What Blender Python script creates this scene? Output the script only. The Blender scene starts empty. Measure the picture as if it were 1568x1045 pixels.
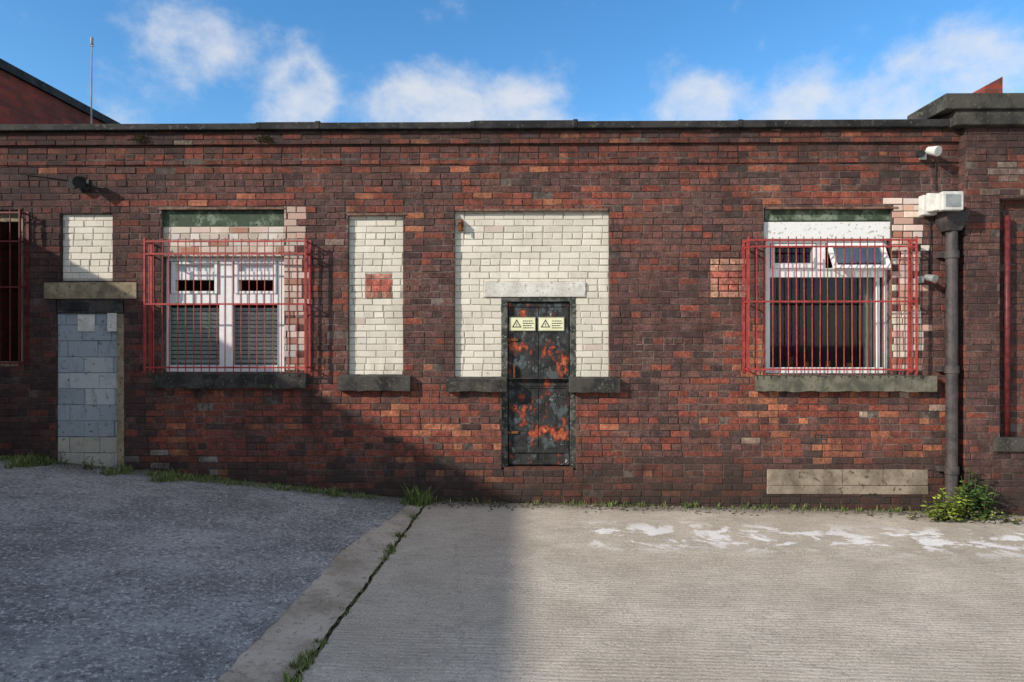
import bpy, math, random
from mathutils import Vector, noise as mnoise, Matrix
random.seed(7)
R=random.random
U=random.uniform
scene=bpy.context.scene
# ---------------------------------------------------------------- camera model
YAW=math.radians(0.8); D=8.0; H=1.9; F=1045.0; CX=784.0; CY=522.5
fw=Vector((-math.sin(YAW),math.cos(YAW),0)); rt=Vector((math.cos(YAW),math.sin(YAW),0)); up=Vector((0,0,1))
def ray(px,py): return fw*F+rt*(px-CX)+up*(CY-py)
def P(px,py,y=0.0):
    d=ray(px,py); t=(y+D)/d.y; return (d.x*t, H+d.z*t)
def G(px,py,z=0.0):
    d=ray(px,py); t=(z-H)/d.z; return (d.x*t,-D+d.y*t)
def proj(x,y,z):
    v=Vector((x,y+D,z-H)); w=v.dot(fw); return (CX+F*v.dot(rt)/w, CY-F*v.z/w)
def RC(a,b,c,d,y=0.0):
    mx=(a+c)/2; my=(b+d)/2
    return (P(a,my,y)[0],P(c,my,y)[0],P(mx,d,y)[1],P(mx,b,y)[1])
def gz(x):
    if x>-0.2: return -0.017*max(min(x,9),-0.2)
    if x>-1.2: return 0.0034+0.02*(-0.2-x)
    return 0.0234+0.103*(min(-x,7.5)-1.2)
# ---------------------------------------------------------------- mesh builder
class MB:
    def __init__(s): s.v=[];s.f=[];s.c=[];s.cur=(1,1,1)
    def quad(s,*p):
        n=len(s.v); s.v+= [tuple(q) for q in p]; s.c+=[s.cur]*len(p); s.f.append(tuple(range(n,n+len(p))))
    def box(s,x0,x1,y0,y1,z0,z1,M=None):
        n=len(s.v)
        vs=[(x0,y0,z0),(x1,y0,z0),(x1,y1,z0),(x0,y1,z0),(x0,y0,z1),(x1,y0,z1),(x1,y1,z1),(x0,y1,z1)]
        if M: vs=[tuple(M@Vector(q)) for q in vs]
        s.v+=vs; s.c+=[s.cur]*8
        s.f+=[(n+a,n+b,n+c,n+d) for a,b,c,d in [(0,3,2,1),(4,5,6,7),(0,1,5,4),(2,3,7,6),(1,2,6,5),(3,0,4,7)]]
    def tube(s,a,b,r,n=8,r2=None):
        a=Vector(a);b=Vector(b);r2=r if r2 is None else r2
        d=(b-a).normalized(); u=d.orthogonal().normalized(); w=d.cross(u)
        k=len(s.v)
        for q,rr in((a,r),(b,r2)):
            for i in range(n):
                t=2*math.pi*i/n; s.v.append(tuple(q+u*math.cos(t)*rr+w*math.sin(t)*rr)); s.c.append(s.cur)
        for i in range(n):
            j=(i+1)%n; s.f.append((k+i,k+j,k+n+j,k+n+i))
        s.f.append(tuple(k+i for i in range(n))[::-1]); s.f.append(tuple(k+n+i for i in range(n)))
    def obj(s,name,mat,parent=None,bevel=0,smooth=False):
        me=bpy.data.meshes.new(name); me.from_pydata(s.v,[],s.f)
        at=me.color_attributes.new('Col','FLOAT_COLOR','POINT')
        buf=[]
        for c in s.c: buf+=[c[0],c[1],c[2],1.0]
        at.data.foreach_set('color',buf)
        me.materials.append(mat); me.update()
        if smooth: me.polygons.foreach_set('use_smooth',[True]*len(me.polygons))
        o=bpy.data.objects.new(name,me); scene.collection.objects.link(o)
        if bevel:
            m=o.modifiers.new('b','BEVEL'); m.width=bevel; m.segments=2; m.limit_method='ANGLE'
        if parent: o.parent=parent
        return o
def empty(name):
    e=bpy.data.objects.new(name,None); scene.collection.objects.link(e); return e
# ---------------------------------------------------------------- materials
class NT:
    def __init__(s,name):
        s.m=bpy.data.materials.new(name); s.m.use_nodes=True; s.t=s.m.node_tree; s.n=s.t.nodes
        s.b=s.n['Principled BSDF']; s.tc=s.n.new('ShaderNodeTexCoord')
    def L(s,a,b): s.t.links.new(a,b)
    def _in(s,sock,v):
        if hasattr(v,'is_output'): s.L(v,sock)
        elif isinstance(v,(tuple,list)) and len(v)==3 and len(sock.default_value)==4: sock.default_value=(*v,1)
        else: sock.default_value=v
    def co(s,scale=(1,1,1)):
        m=s.n.new('ShaderNodeMapping'); s.L(s.tc.outputs['Object'],m.inputs[0]); m.inputs['Scale'].default_value=scale; return m.outputs[0]
    def noise(s,scale,detail=4,rough=.55,st=(1,1,1),dist=0):
        n=s.n.new('ShaderNodeTexNoise'); s.L(s.co(st),n.inputs['Vector']); n.inputs['Scale'].default_value=scale
        n.inputs['Detail'].default_value=detail; n.inputs['Roughness'].default_value=rough; n.inputs['Distortion'].default_value=dist
        return n.outputs['Fac']
    def vor(s,scale,feat='F1',st=(1,1,1)):
        n=s.n.new('ShaderNodeTexVoronoi'); n.feature=feat; s.L(s.co(st),n.inputs['Vector']); n.inputs['Scale'].default_value=scale
        return n.outputs['Distance']
    def math(s,op,a,b=0.0,clamp=False):
        n=s.n.new('ShaderNodeMath'); n.operation=op; n.use_clamp=clamp; s._in(n.inputs[0],a); s._in(n.inputs[1],b); return n.outputs[0]
    def rng(s,v,a,b,c=0.0,d=1.0):
        n=s.n.new('ShaderNodeMapRange'); n.interpolation_type='SMOOTHSTEP'; s._in(n.inputs[0],v)
        for i,q in enumerate((a,b,c,d)): n.inputs[i+1].default_value=q
        return n.outputs[0]
    def mix(s,f,a,b,mode='MIX'):
        n=s.n.new('ShaderNodeMix'); n.data_type='RGBA'; n.blend_type=mode
        s._in(n.inputs[0],f); s._in(n.inputs[6],a); s._in(n.inputs[7],b); return n.outputs[2]
    def pos(s):
        n=s.n.new('ShaderNodeSeparateXYZ'); s.L(s.tc.outputs['Object'],n.inputs[0]); return n.outputs
    def attr(s):
        n=s.n.new('ShaderNodeAttribute'); n.attribute_name='Col'; return n.outputs['Color']
    def gray(s,f):
        v=s.n.new('ShaderNodeCombineColor')
        for i in range(3): s.L(f,v.inputs[i])
        return v.outputs[0]
    def bump(s,h,strength=.5,dist=.01):
        n=s.n.new('ShaderNodeBump'); n.inputs['Strength'].default_value=strength; n.inputs['Distance'].default_value=dist
        s._in(n.inputs['Height'],h); s.L(n.outputs[0],s.b.inputs['Normal'])
    def out(s,col,rough=.85,spec=.3,metal=0):
        s._in(s.b.inputs['Base Color'],col); s._in(s.b.inputs['Roughness'],rough)
        s.b.inputs['Specular IOR Level'].default_value=spec; s.b.inputs['Metallic'].default_value=metal
        return s.m
def simple(name,c1,c2,scale=6,rough=.8,bump=.3,bs=60,lo=.38,hi=.62,spec=.3,metal=0,speck=None):
    t=NT(name); f=t.rng(t.noise(scale,6,.65),lo,hi); c=t.mix(f,c1,c2)
    if speck: c=t.mix(t.rng(t.noise(bs*.5,3),.58,.68),c,speck)
    t.bump(t.noise(bs,4),bump,.006); return t.out(c,rough,spec,metal)
def grime_vignette(t,c,p):
    # soot, damp and grime shared by brick and mortar, plus a painted vignette
    c=t.mix(t.rng(t.noise(1.5,8,.74,(1.5,1,.9)),.46,.72,0,.72),c,(.030,.021,.020))
    c=t.mix(t.rng(t.noise(5,7,.78,(2.4,1,.7)),.52,.70,0,.60),c,(.040,.028,.026))
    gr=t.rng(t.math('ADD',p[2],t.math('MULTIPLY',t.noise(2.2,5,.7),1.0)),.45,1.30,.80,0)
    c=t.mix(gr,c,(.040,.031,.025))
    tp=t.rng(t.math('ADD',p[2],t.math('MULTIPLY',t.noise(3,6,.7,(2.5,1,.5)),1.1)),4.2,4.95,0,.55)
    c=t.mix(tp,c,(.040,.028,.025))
    # salts leaching in pale runs
    c=t.mix(t.rng(t.noise(2.6,8,.78,(2.6,1,.8)),.64,.76,0,.38),c,(.27,.21,.175))
    c=t.mix(t.rng(p[0],-3.2,-6.0,0,.52),c,(.034,.024,.023))  # colour darkened towards both wall ends, standing in for lens vignette
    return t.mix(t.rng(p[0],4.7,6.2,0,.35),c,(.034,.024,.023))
def brickmat(name,grain=.5):
    t=NT(name); c=t.attr(); p=t.pos()
    c=t.mix(1.0,c,t.gray(t.rng(t.noise(42,5,.75),.28,.72,.50,1.45)),'MULTIPLY')
    c=t.mix(1.0,c,t.gray(t.rng(t.noise(11,6,.7),.32,.68,.66,1.32)),'MULTIPLY')
    c=t.mix(t.rng(t.noise(.8,6,.6,(1,1,1.3)),.40,.66,0,.36),c,(.115,.056,.046))
    c=t.mix(t.rng(t.noise(14,6,.78),.56,.68,0,.45),c,(.12,.085,.072))
    c=grime_vignette(t,c,p)
    c=t.mix(t.rng(t.noise(23,5,.78),.61,.73,0,.5),c,(.27,.20,.165))
    t.bump(t.math('ADD',t.noise(75,5,.7),t.noise(20,4,.7)),grain,.009); return t.out(c,.92,.15)
M_BR=brickmat('brick')
t=NT('mortar'); c=t.mix(t.rng(t.noise(1.5,6,.65),.38,.64),(.055,.043,.038),(.215,.17,.14)); c=t.mix(t.rng(t.noise(16,5,.7),.48,.62,0,.8),c,(.055,.042,.037)); c=grime_vignette(t,c,t.pos()); t.bump(t.noise(90,4),.5,.006); M_MORT=t.out(c,.95,.1)
def paintmat():
    t=NT('white_painted_brick'); c=t.attr(); p=t.pos()
    c=t.mix(t.rng(t.noise(1.6,7,.7,(2.2,1,.7)),.44,.76,0,.50),c,(.40,.345,.255))
    c=t.mix(t.rng(t.noise(5,7,.75,(3.5,1,.35)),.56,.72,0,.45),c,(.30,.25,.18))
    c=t.mix(t.rng(t.noise(24,5,.75),.63,.69,0,.85),c,(.2,.13,.1))
    t.bump(t.noise(60,4,.6),.35,.005); return t.out(c,.7,.3)
M_PAINT=paintmat()
M_PMORT=simple('painted_joint',(.30,.27,.21),(.49,.45,.375),4,.8,.4,80)
M_FELT=simple('felt_coping',(.012,.012,.013),(.038,.036,.034),3,.8,.4,50,speck=(.07,.065,.055))
M_COP=simple('dark_coping_stone',(.022,.021,.019),(.07,.065,.053),3,.88,.6,40,speck=(.10,.10,.07))
M_SILL=simple('dark_stone',(.025,.024,.023),(.07,.062,.052),5,.88,.7,60,speck=(.11,.11,.07))
M_SILLM=simple('mossy_stone',(.085,.08,.06),(.175,.16,.12),6,.9,.8,60,speck=(.08,.10,.035))
M_SAND=simple('sandstone',(.15,.12,.085),(.32,.26,.19),3,.9,.7,40,.35,.65,speck=(.09,.07,.05))
M_CREAM=simple('weathered_cream_stone',(.18,.14,.09),(.34,.275,.17),4,.85,.5,50,speck=(.10,.075,.05))
M_CLINT=simple('painted_concrete',(.52,.49,.42),(.70,.675,.60),4,.8,.5,60,speck=(.33,.29,.23))
M_WHITE=simple('white_frame',(.76,.75,.72),(.84,.83,.81),8,.35,.05,40,spec=.5)
M_WOODW=simple('peeling_white_timber',(.76,.755,.72),(.52,.53,.46),5,.7,.4,40,.55,.75,speck=(.4,.4,.33))
M_GREEN=simple('mossy_timber',(.05,.075,.045),(.20,.24,.17),7,.8,.4,50,.45,.65,speck=(.03,.03,.02))
M_RED=simple('red_iron',(.28,.026,.024),(.40,.06,.05),14,.55,.2,90,speck=(.14,.04,.03),spec=.4)
M_DRED=simple('dark_red_iron',(.08,.012,.014),(.14,.025,.025),14,.5,.2,90)
M_LINT=simple('rusty_steel_lintel',(.10,.05,.035),(.22,.13,.09),10,.8,.3,60)
M_PIPE=simple('painted_cast_iron',(.035,.031,.031),(.075,.062,.06),6,.6,.2,60,spec=.4,speck=(.10,.06,.045))
M_LAMP=simple('lamp_housing',(.50,.49,.45),(.64,.63,.58),8,.5,.1,40)
M_LENS=simple('lamp_lens',(.20,.21,.21),(.28,.29,.28),8,.3,.1,40,spec=.6)
M_BLACK=simple('black_plastic',(.012,.012,.012),(.03,.03,.03),8,.5,.1,40)
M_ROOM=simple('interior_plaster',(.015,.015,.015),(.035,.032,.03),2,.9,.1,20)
M_SLAT=simple('blind_slat',(.66,.69,.67),(.76,.78,.76),3,.5,.05,20)
M_CURT=simple('curtain',(.30,.27,.24),(.44,.40,.36),4,.9,.2,30)
M_RUST=simple('rust',(.10,.035,.015),(.22,.08,.03),20,.9,.5,90)
M_STEP=simple('door_step_iron',(.05,.028,.02),(.13,.05,.03),9,.9,.5,60)
M_YEL=simple('sign_yellow',(.72,.70,.42),(.80,.78,.52),6,.5,.02,30)
M_INK=simple('sign_ink',(.015,.015,.015),(.03,.03,.03),6,.5,.02,30)
t=NT('blue_grey_painted_block'); c=t.attr()
c=t.mix(t.rng(t.noise(3,6,.7),.45,.75,0,.55),c,(.24,.25,.25)); c=t.mix(t.rng(t.noise(9,6,.75,(2,1,.7)),.52,.7,0,.6),c,(.13,.125,.115)); c=t.mix(t.rng(t.noise(20,4,.7),.60,.67,0,.85),c,(.08,.06,.05))
t.bump(t.noise(60,4,.6),.4,.006); M_BLOCK=t.out(c,.8,.25)
M_BJ=simple('block_joint',(.15,.16,.17),(.24,.255,.26),4,.9,.4,60)
# glass
t=NT('window_glass'); m=t.m; n=t.n; gl=n.new('ShaderNodeBsdfGlossy'); gl.inputs['Roughness'].default_value=.03; gl.inputs['Color'].default_value=(.9,.95,1,1)
tr=n.new('ShaderNodeBsdfTransparent'); tr.inputs['Color'].default_value=(.86,.89,.88,1)
fr=n.new('ShaderNodeFresnel'); fr.inputs['IOR'].default_value=1.5; mx=n.new('ShaderNodeMixShader')
t.L(t.math('MULTIPLY',fr.outputs[0],.55),mx.inputs[0]); t.L(tr.outputs[0],mx.inputs[1]); t.L(gl.outputs[0],mx.inputs[2]); t.L(mx.outputs[0],n['Material Output'].inputs['Surface']); M_GLASS=m
M_FROST=simple('frosted_glass',(.50,.53,.55),(.60,.63,.65),12,.25,.1,60,spec=.6)
# door
t=NT('peeling_door_paint'); a=t.noise(3.3,10,.72,(1.3,1,.95),.1); p=t.pos()
c=t.mix(t.rng(t.noise(9,6,.7),.4,.6),(.012,.013,.012),(.034,.035,.032))
c=t.mix(t.rng(t.noise(4.4,9,.74,(1.4,1,.8),.1),.53,.545),c,(.075,.088,.090))
c=t.mix(t.rng(a,.525,.535),c,(.095,.022,.015))
c=t.mix(t.rng(a,.550,.560),c,(.34,.065,.026))
c=t.mix(t.rng(a,.600,.612),c,(.55,.19,.07))
c=t.mix(t.rng(t.noise(7,9,.78),.625,.635),c,(.40,.39,.35))
c=t.mix(t.rng(t.noise(30,5,.75,(1,1,.3)),.54,.68,0,.7),c,(.014,.014,.013))
t.bump(t.math('ADD',a,t.noise(70,4)),.5,.008); M_DOOR=t.out(c,.65,.35)
M_DFRAME=simple('door_frame_paint',(.03,.036,.030),(.11,.11,.09),12,.75,.5,70,.45,.6,speck=(.24,.22,.18))
def wingbrick():
    t=NT('red_brick_wing'); mp=t.n.new('ShaderNodeCombineXYZ'); p=t.pos(); t.L(t.math('ADD',p[0],p[1]),mp.inputs[0]); t.L(p[2],mp.inputs[1])
    b=t.n.new('ShaderNodeTexBrick'); t.L(mp.outputs[0],b.inputs['Vector']); b.inputs['Scale'].default_value=1
    b.inputs['Brick Width'].default_value=.235; b.inputs['Row Height'].default_value=.078; b.inputs['Mortar Size'].default_value=.006
    b.inputs['Color1'].default_value=(.34,.06,.036,1); b.inputs['Color2'].default_value=(.17,.045,.032,1); b.inputs['Mortar'].default_value=(.12,.08,.07,1)
    c=t.mix(t.rng(t.noise(1.2,6,.65),.45,.7,0,.6),b.outputs[0],(.05,.03,.027))
    t.bump(t.noise(50,4),.4,.008); return t.out(c,.9,.2)
M_WING=wingbrick()
# ---------------------------------------------------------------- brick layer
CH=.0775; BW=.2325; J=.0105
def sub(r,e):
    x0,x1,z0,z1=r; a,b,c,d=e
    if a>=x1 or b<=x0 or c>=z1 or d<=z0: return [r]
    o=[]
    if a>x0: o.append((x0,a-.002,z0,z1))
    if b<x1: o.append((b+.002,x1,z0,z1))
    xa=max(x0,a); xb=min(x1,b)
    if c>z0: o.append((xa,xb,z0,c-.002))
    if d<z1: o.append((xa,xb,d+.002,z1))
    return [q for q in o if q[1]-q[0]>.018 and q[3]-q[2]>.018]
def fill(mb,x0,x1,z0,z1,y,excl,colf,ch=CH,bw=BW,jit=.004,j=J,plain=False):
    k=math.floor(z0/ch)
    while k*ch<z1:
        hdr=(k%4==0) and not plain
        w=bw/2 if hdr else bw
        off=(0 if k%2 else w/2)+ (bw/4 if hdr else 0)+.03*math.sin(k*12.9)
        i=math.floor((x0-off)/w)
        while i*w+off<x1:
            a=i*w+off+j/2+U(-.005,.005); b=(i+1)*w+off-j/2+U(-.005,.005); c=k*ch+j/2+U(-.003,.002); d=(k+1)*ch-j/2+U(-.002,.003); i+=1
            a=max(a,x0); b=min(b,x1); c=max(c,z0); d=min(d,z1)
            if b-a<.018 or d-c<.018: continue
            rs=[(a,b,c,d)]
            for e in excl:
                nr=[]
                for r in rs: nr+=sub(r,e)
                rs=nr
            if not rs: continue
            col=colf((a+b)/2,(c+d)/2)
            if col is None: continue
            dy=U(-jit,jit); tw=U(-.002,.002)
            if R()<.03 and jit>.003: dy+=.006
            for (a2,b2,c2,d2) in rs:
                n=len(mb.v); e=.005; q=lambda: U(-.003,.003)
                mb.v+=[(a2,y+.014,c2),(b2,y+.014,c2),(b2,y+.014,d2),(a2,y+.014,d2),
                       (a2,y+.0035+dy,c2),(b2,y+.0035+dy,c2),(b2,y+.0035+dy,d2),(a2,y+.0035+dy,d2),
                       (a2+e+q(),y+dy-tw,c2+e+q()),(b2-e+q(),y+dy+tw,c2+e+q()),(b2-e+q(),y+dy+tw,d2-e+q()),(a2+e+q(),y+dy-tw,d2-e+q())]
                mb.c+=[col]*12
                for q in range(4):
                    r=(q+1)%4
                    mb.f.append((n+q,n+r,n+4+r,n+4+q)); mb.f.append((n+4+q,n+4+r,n+8+r,n+8+q))
                mb.f.append((n+8,n+9,n+10,n+11))
        k+=1
def cells(mb,x0,x1,z0,z1,y,excl):
    rs=[(x0,x1,z0,z1)]
    for e in excl:
        nr=[]
        for (a,b,c,d) in rs:
            ea,eb,ec,ed=e
            if ea>=b or eb<=a or ec>=d or ed<=c: nr.append((a,b,c,d)); continue
            if ea>a: nr.append((a,ea,c,d))
            if eb<b: nr.append((eb,b,c,d))
            xa=max(a,ea); xb=min(b,eb)
            if ec>c: nr.append((xa,xb,c,ec))
            if ed<d: nr.append((xa,xb,ed,d))
        rs=nr
    for (a,b,c,d) in rs: mb.quad((a,y,c),(b,y,c),(b,y,d),(a,y,d))
DK=(.078,.049,.044); BR=(.145,.070,.056); PU=(.118,.064,.056); RD=(.235,.070,.046); OR=(.37,.14,.075); PA=(.30,.22,.175); CRM=(.62,.50,.41)
def jitc(c,a=.2):
    s=1+U(-a,a); return (c[0]*s*U(.93,1.07),c[1]*s*U(.95,1.05),c[2]*s)
def pick(ws):
    t=sum(max(0,w) for w,_ in ws)*R()
    for w,c in ws:
        t-=max(0,w)
        if t<=0: return jitc(c)
    return jitc(ws[-1][1])
LINTS=[(243,296,437,318),(532,300,622,327),(697,294,931,320),(1173,294,1375,317)]
def inr(px,py,r,m=0): return r[0]-m<px<r[2]+m and r[1]-m<py<r[3]+m
def creamy(x,z):
    px,py=proj(x,0,z)
    if 308<py<572 and 1366<px<1409+30*(mnoise.noise(Vector((z*5,2,0)))+.1): return True
    if 316<py<570 and 430<px<464+10*mnoise.noise(Vector((z*7,5,0))): return True
    return False
def wcol(x,z):
    if creamy(x,z): return None
    px,py=proj(x,0,z); nz=mnoise.noise(Vector((x*.9,z*.9,3.1))); n2=mnoise.noise(Vector((x*2.3,z*2.3,9)))
    for r in LINTS:
        if inr(px,py,r,1): return pick([(4,RD),(2,BR),(.6,OR)])
    if 222<py<231 and 80<px<235: return pick([(5,(.46,.38,.31)),(2,BR)])
    if 500<py<600 and 1144<px<1172: return pick([(3,OR),(3,RD),(.4,PA)])
    if 556<py<640 and 1130<px<1185 and R()<.4: return jitc(OR)
    if 645<py<690 and 630<px<768: return pick([(3,OR),(3,RD),(1,DK)])
    if py>690 and 195<px<330 and R()<.22: return jitc((.36,.31,.27))
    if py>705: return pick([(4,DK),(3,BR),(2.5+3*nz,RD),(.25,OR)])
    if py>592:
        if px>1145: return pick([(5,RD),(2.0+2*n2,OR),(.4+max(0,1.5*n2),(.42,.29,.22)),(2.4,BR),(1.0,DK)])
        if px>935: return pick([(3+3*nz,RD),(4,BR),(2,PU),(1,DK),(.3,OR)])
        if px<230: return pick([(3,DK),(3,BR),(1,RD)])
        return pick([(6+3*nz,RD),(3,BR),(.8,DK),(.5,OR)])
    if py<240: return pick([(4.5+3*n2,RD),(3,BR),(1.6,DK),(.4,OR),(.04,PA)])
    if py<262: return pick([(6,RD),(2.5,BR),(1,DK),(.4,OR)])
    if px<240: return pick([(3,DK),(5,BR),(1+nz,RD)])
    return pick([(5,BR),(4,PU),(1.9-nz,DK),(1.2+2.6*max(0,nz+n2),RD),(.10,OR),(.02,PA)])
B=empty('brick_building')
XL=-7.0; XR=9.0; XP=P(1478,450,-.12)[0]
ZT=P(760,201,0)[1]
OA=RC(-75,322,36,562); OB=RC(92,327,172,430); OC=RC(85,458,190,703); OD=RC(247,318,435,571)
OE=RC(533,328,617,576); OF=RC(696,322,933,580); OG=RC(768,455,882,720); OH=RC(1170,318,1366,573)
OS1=RC(68,432,210,459)
ex=[OA,OB,OC,OD,OE,OF,OG,OH]
OC=(OC[0],OC[1],gz(OC[0])-.1,OC[3]); ex[2]=OC
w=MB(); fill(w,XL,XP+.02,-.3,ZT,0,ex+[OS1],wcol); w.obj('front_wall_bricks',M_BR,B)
def ccol(x,z):
    if not creamy(x,z): return None
    px,py=proj(x,0,z)
    if px<600 and py<370: return jitc((.46,.32,.25),.06)
    if px<600: return pick([(4,(.54,.42,.34)),(2.4,(.36,.19,.13)),(1,(.5,.46,.4))])
    return pick([(6,CRM),(1.5,(.5,.30,.22)),(.6,(.36,.13,.08)),(1.2,(.66,.60,.52))])
w=MB(); fill(w,OD[1]-.1,OD[1]+.6,OD[2]-.1,OD[3]+.2,0,ex,ccol); fill(w,OH[1]-.1,OH[1]+.8,OH[2]-.1,OH[3]+.2,0,ex,ccol); w.obj('painted_window_jambs',M_PAINT,B)
m_=MB(); cells(m_,XL,XP+.02,-.4,ZT,.0065,ex)
def reveal(mb,o,y0,y1,sides='lrtb'):
    a,b,c,d=o
    if 'l' in sides: mb.quad((a,y0,c),(a,y0,d),(a,y1,d),(a,y1,c))
    if 'r' in sides: mb.quad((b,y0,c),(b,y1,c),(b,y1,d),(b,y0,d))
    if 't' in sides: mb.quad((a,y0,d),(b,y0,d),(b,y1,d),(a,y1,d))
    if 'b' in sides: mb.quad((a,y0,c),(a,y1,c),(b,y1,c),(b,y0,c))
for o,d in((OA,.2),(OB,.08),(OC,.08),(OD,.25),(OE,.08),(OF,.08),(OH,.25)): reveal(m_,o,.0065,d)
reveal(m_,(OG[0],OG[1],OG[2],OF[2]),.0065,.2,'lr'); reveal(m_,(OG[0],OG[1],OF[2],OG[3]),.07,.2,'lrt')
m_.obj('wall_mortar',M_MORT,B)
# painted infills
def pcol(x,z):
    s=U(.86,1.03)*(.95+.1*mnoise.noise(Vector((x*2,z*2,0)))); q=U(-.012,.012)
    if R()<.006: return (.55,.45,.38)
    return (.75*s,.69*s+q,.565*s+q)
CL=RC(741,432,897,456,.04)
TV=RC(560,420,601,457,.05)
w=MB(); pm=MB()
for o,y,e in((OB,.05,[OS1]),(OE,.05,[TV]),(OF,.05,[OG,CL])):
    fill(w,o[0],o[1],o[2],o[3],y,e,pcol,jit=.002); cells(pm,o[0],o[1],o[2],o[3],y+.0055,e[:1] if o is OF else [])
w.obj('painted_infill_bricks',M_PAINT,B); pm.obj('painted_infill_joints',M_PMORT,B)
def blcol(x,z):
    s=U(.9,1.08); px,py=proj(x,0,z)
    if R()<.12 : return (.46*s,.47*s,.46*s)
    if py>672: return (.42*s,.39*s,.32*s)
    return (.32*s,.355*s,.375*s)
OCb=(OC[0],RC(178,500,190,600)[0],OC[2],P(130,481)[1])
w=MB(); fill(w,OCb[0],OCb[1],OCb[2],OCb[3],.04,[],blcol,ch=.19,bw=.36,plain=True); w.obj('blocked_door_blocks',M_BLOCK,B)
w=MB(); cells(w,OC[0],OC[1],OC[2],OC[3],.0465,[]); w.obj('blocked_door_joints',M_BJ,B)
w=MB(); w.box(OCb[1]+.003,OC[1]-.004,.004,.045,OC[2],OCb[3]-.003)
w.box(*RC(68,433,210,458)[:2],-.012,.06,*RC(68,433,210,458)[2:]); w.obj('blocked_door_stone_surround',M_CREAM,B,.006)
w=MB(); r=RC(85,459,189,480); w.box(r[0]+.01,r[1]-.01,.01,.045,r[2]+.004,r[3]-.004); w.obj('blocked_door_transom',M_SILL,B,.005)
w=MB(); q=RC(97,463,135,476); w.box(q[0],q[1],.0,.012,q[2],q[3]); w.obj('blocked_door_letter_plate',M_BLACK,B,.002)
w=MB(); q=RC(120,482,146,508,.04); w.box(q[0],q[1],.028,.034,q[2],q[3]); q=RC(168,480,182,508,.04); w.box(q[0],q[1],-.006,.003,q[2],q[3]); w.obj('pale_patches',M_CLINT,B,.002)
w=MB(); r=RC(741,432,897,455,.03); w.box(r[0],r[1],.036,.12,r[2],r[3]); w.obj('door_lintel',M_CLINT,B,.006)
# sills
def sill(name,a,b,c,d,mat,pr=.09):
    x0,x1,z0,z1=RC(a,b,c,d,-pr); w=MB(); n=max(2,int((x1-x0)/.08))
    k=len(w.v)
    for i in range(n+1):
        x=x0+(x1-x0)*i/n; q=U(-.008,.008); q2=U(-.009,.006)
        w.v+=[(x,.1,z0),(x,-pr+q,z0+q2),(x,-pr+q,z1-.012+q2),(x,.1,z1+.012)]; w.c+=[(1,1,1)]*4
    for i in range(n):
        s=k+i*4
        for j in range(4): w.f.append((s+j,s+(j+1)%4,s+4+(j+1)%4,s+4+j))
    w.f.append((k+3,k+2,k+1,k)); s=k+n*4; w.f.append((s,s+1,s+2,s+3))
    w.obj(name,mat,B,.005)
sill('window_sill',232,572,468,595,M_SILL)
sill('infill_sill',517,575,628,599,M_SILL); sill('infill_sill',682,579,776,600,M_SILL); sill('infill_sill',872,579,950,602,M_SILL)
sill('window_sill',1160,575,1435,600,M_SILLM)
w=MB()
for a,b,y in((243,437,319.5),(532,622,328.5),(697,931,321.5),(1173,1375,318.5)):
    r=RC(a,y-1.5,b,y+1.5,-.005); w.box(r[0],r[1],-.008,.06,r[2],r[3])
w.obj('steel_lintel_strips',M_LINT,B)
w=MB(); xs=[1174,1290,1352,1421]
for i in range(3):
    r=RC(xs[i]+.3,719,xs[i+1]-.3,743.5); w.box(r[0],r[1],-.011+.003*i,.02,r[2],r[3])
r=RC(1174,744,1421,757); w.box(r[0],r[1],-.010,.02,r[2],r[3])
w.obj('sandstone_plinth',M_SAND,B,.006)
w=MB(); fill(w,TV[0],TV[1],TV[2],TV[3],.046,[],lambda x,z: jitc((.50,.14,.10),.1) if (TV[0]+.05<x<TV[1]-.05 and TV[2]+.05<z<TV[3]-.05) else jitc((.54,.25,.18),.1),j=.008,plain=True); w.obj('red_brick_patch',M_BR,B)
def vent(a,b,c,d,y0,nx,nz,mat):
    x0,x1,z0,z1=RC(a,b,c,d,y0); w=MB(); y=y0-.006
    w.box(x0,x1,y+.02,y+.03,z0,z1)
    for i in range(nz+1):
        z=z0+(z1-z0-.014)*i/nz; w.box(x0,x1,y,y+.02,z,z+.014)
    for i in range(nx+1):
        x=x0+(x1-x0-.014)*i/nx; w.box(x,x+.014,y+.001,y+.019,z0+.001,z1-.001)
    w.obj('air_brick',mat,B,.002)
vent(1246,665,1266,680,0,2,2,M_PIPE)
w=MB(); x0,x1,z0,z1=RC(1088,397,1142,459); fill(w,x0,x1,z0,z1,-.012,[],lambda x,z: jitc((.56,.17,.12),.1) if abs(proj(x,0,z)[0]-1115)<20 and abs(proj(x,0,z)[1]-427)<16 else jitc((.58,.30,.20),.1),j=.011); w.obj('brick_patch',M_BR,B)
# corbels, coping
w=MB()
fill(w,XL,XP,ZT-CH*2.0,ZT,-.035,[],wcol)
fill(w,XL,XP,ZT-CH*5.0,ZT-CH*4.0,-.014,[],lambda x,z:pick([(5,RD),(2,BR),(1,DK)]))
w.obj('corbel_bricks',M_BR,B)
w=MB(); w.box(XL,XP,-.029,.01,ZT-CH*2+.004,ZT-.002); w.box(XL,XP,-.008,.01,ZT-CH*5+.004,ZT-CH*4-.004); w.obj('corbel_mortar',M_MORT,B)
w=MB(); xs=[XL]+[P(p,190)[0] for p in(400,490,725,880,1130)]+[P(1452,190)[0]]
for i in range(len(xs)-1):
    dz=[0,.012,.004,.02,.008,.012][i]; w.box(xs[i]+.004,xs[i+1]-.004,-.10,.35,ZT,ZT+.075+dz)
    w.box(xs[i+1]-.03,xs[i+1]+.03,-.104,.3,ZT+.004,ZT+.085+dz)
w.obj('felt_coping',M_FELT,B,.01)
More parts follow.
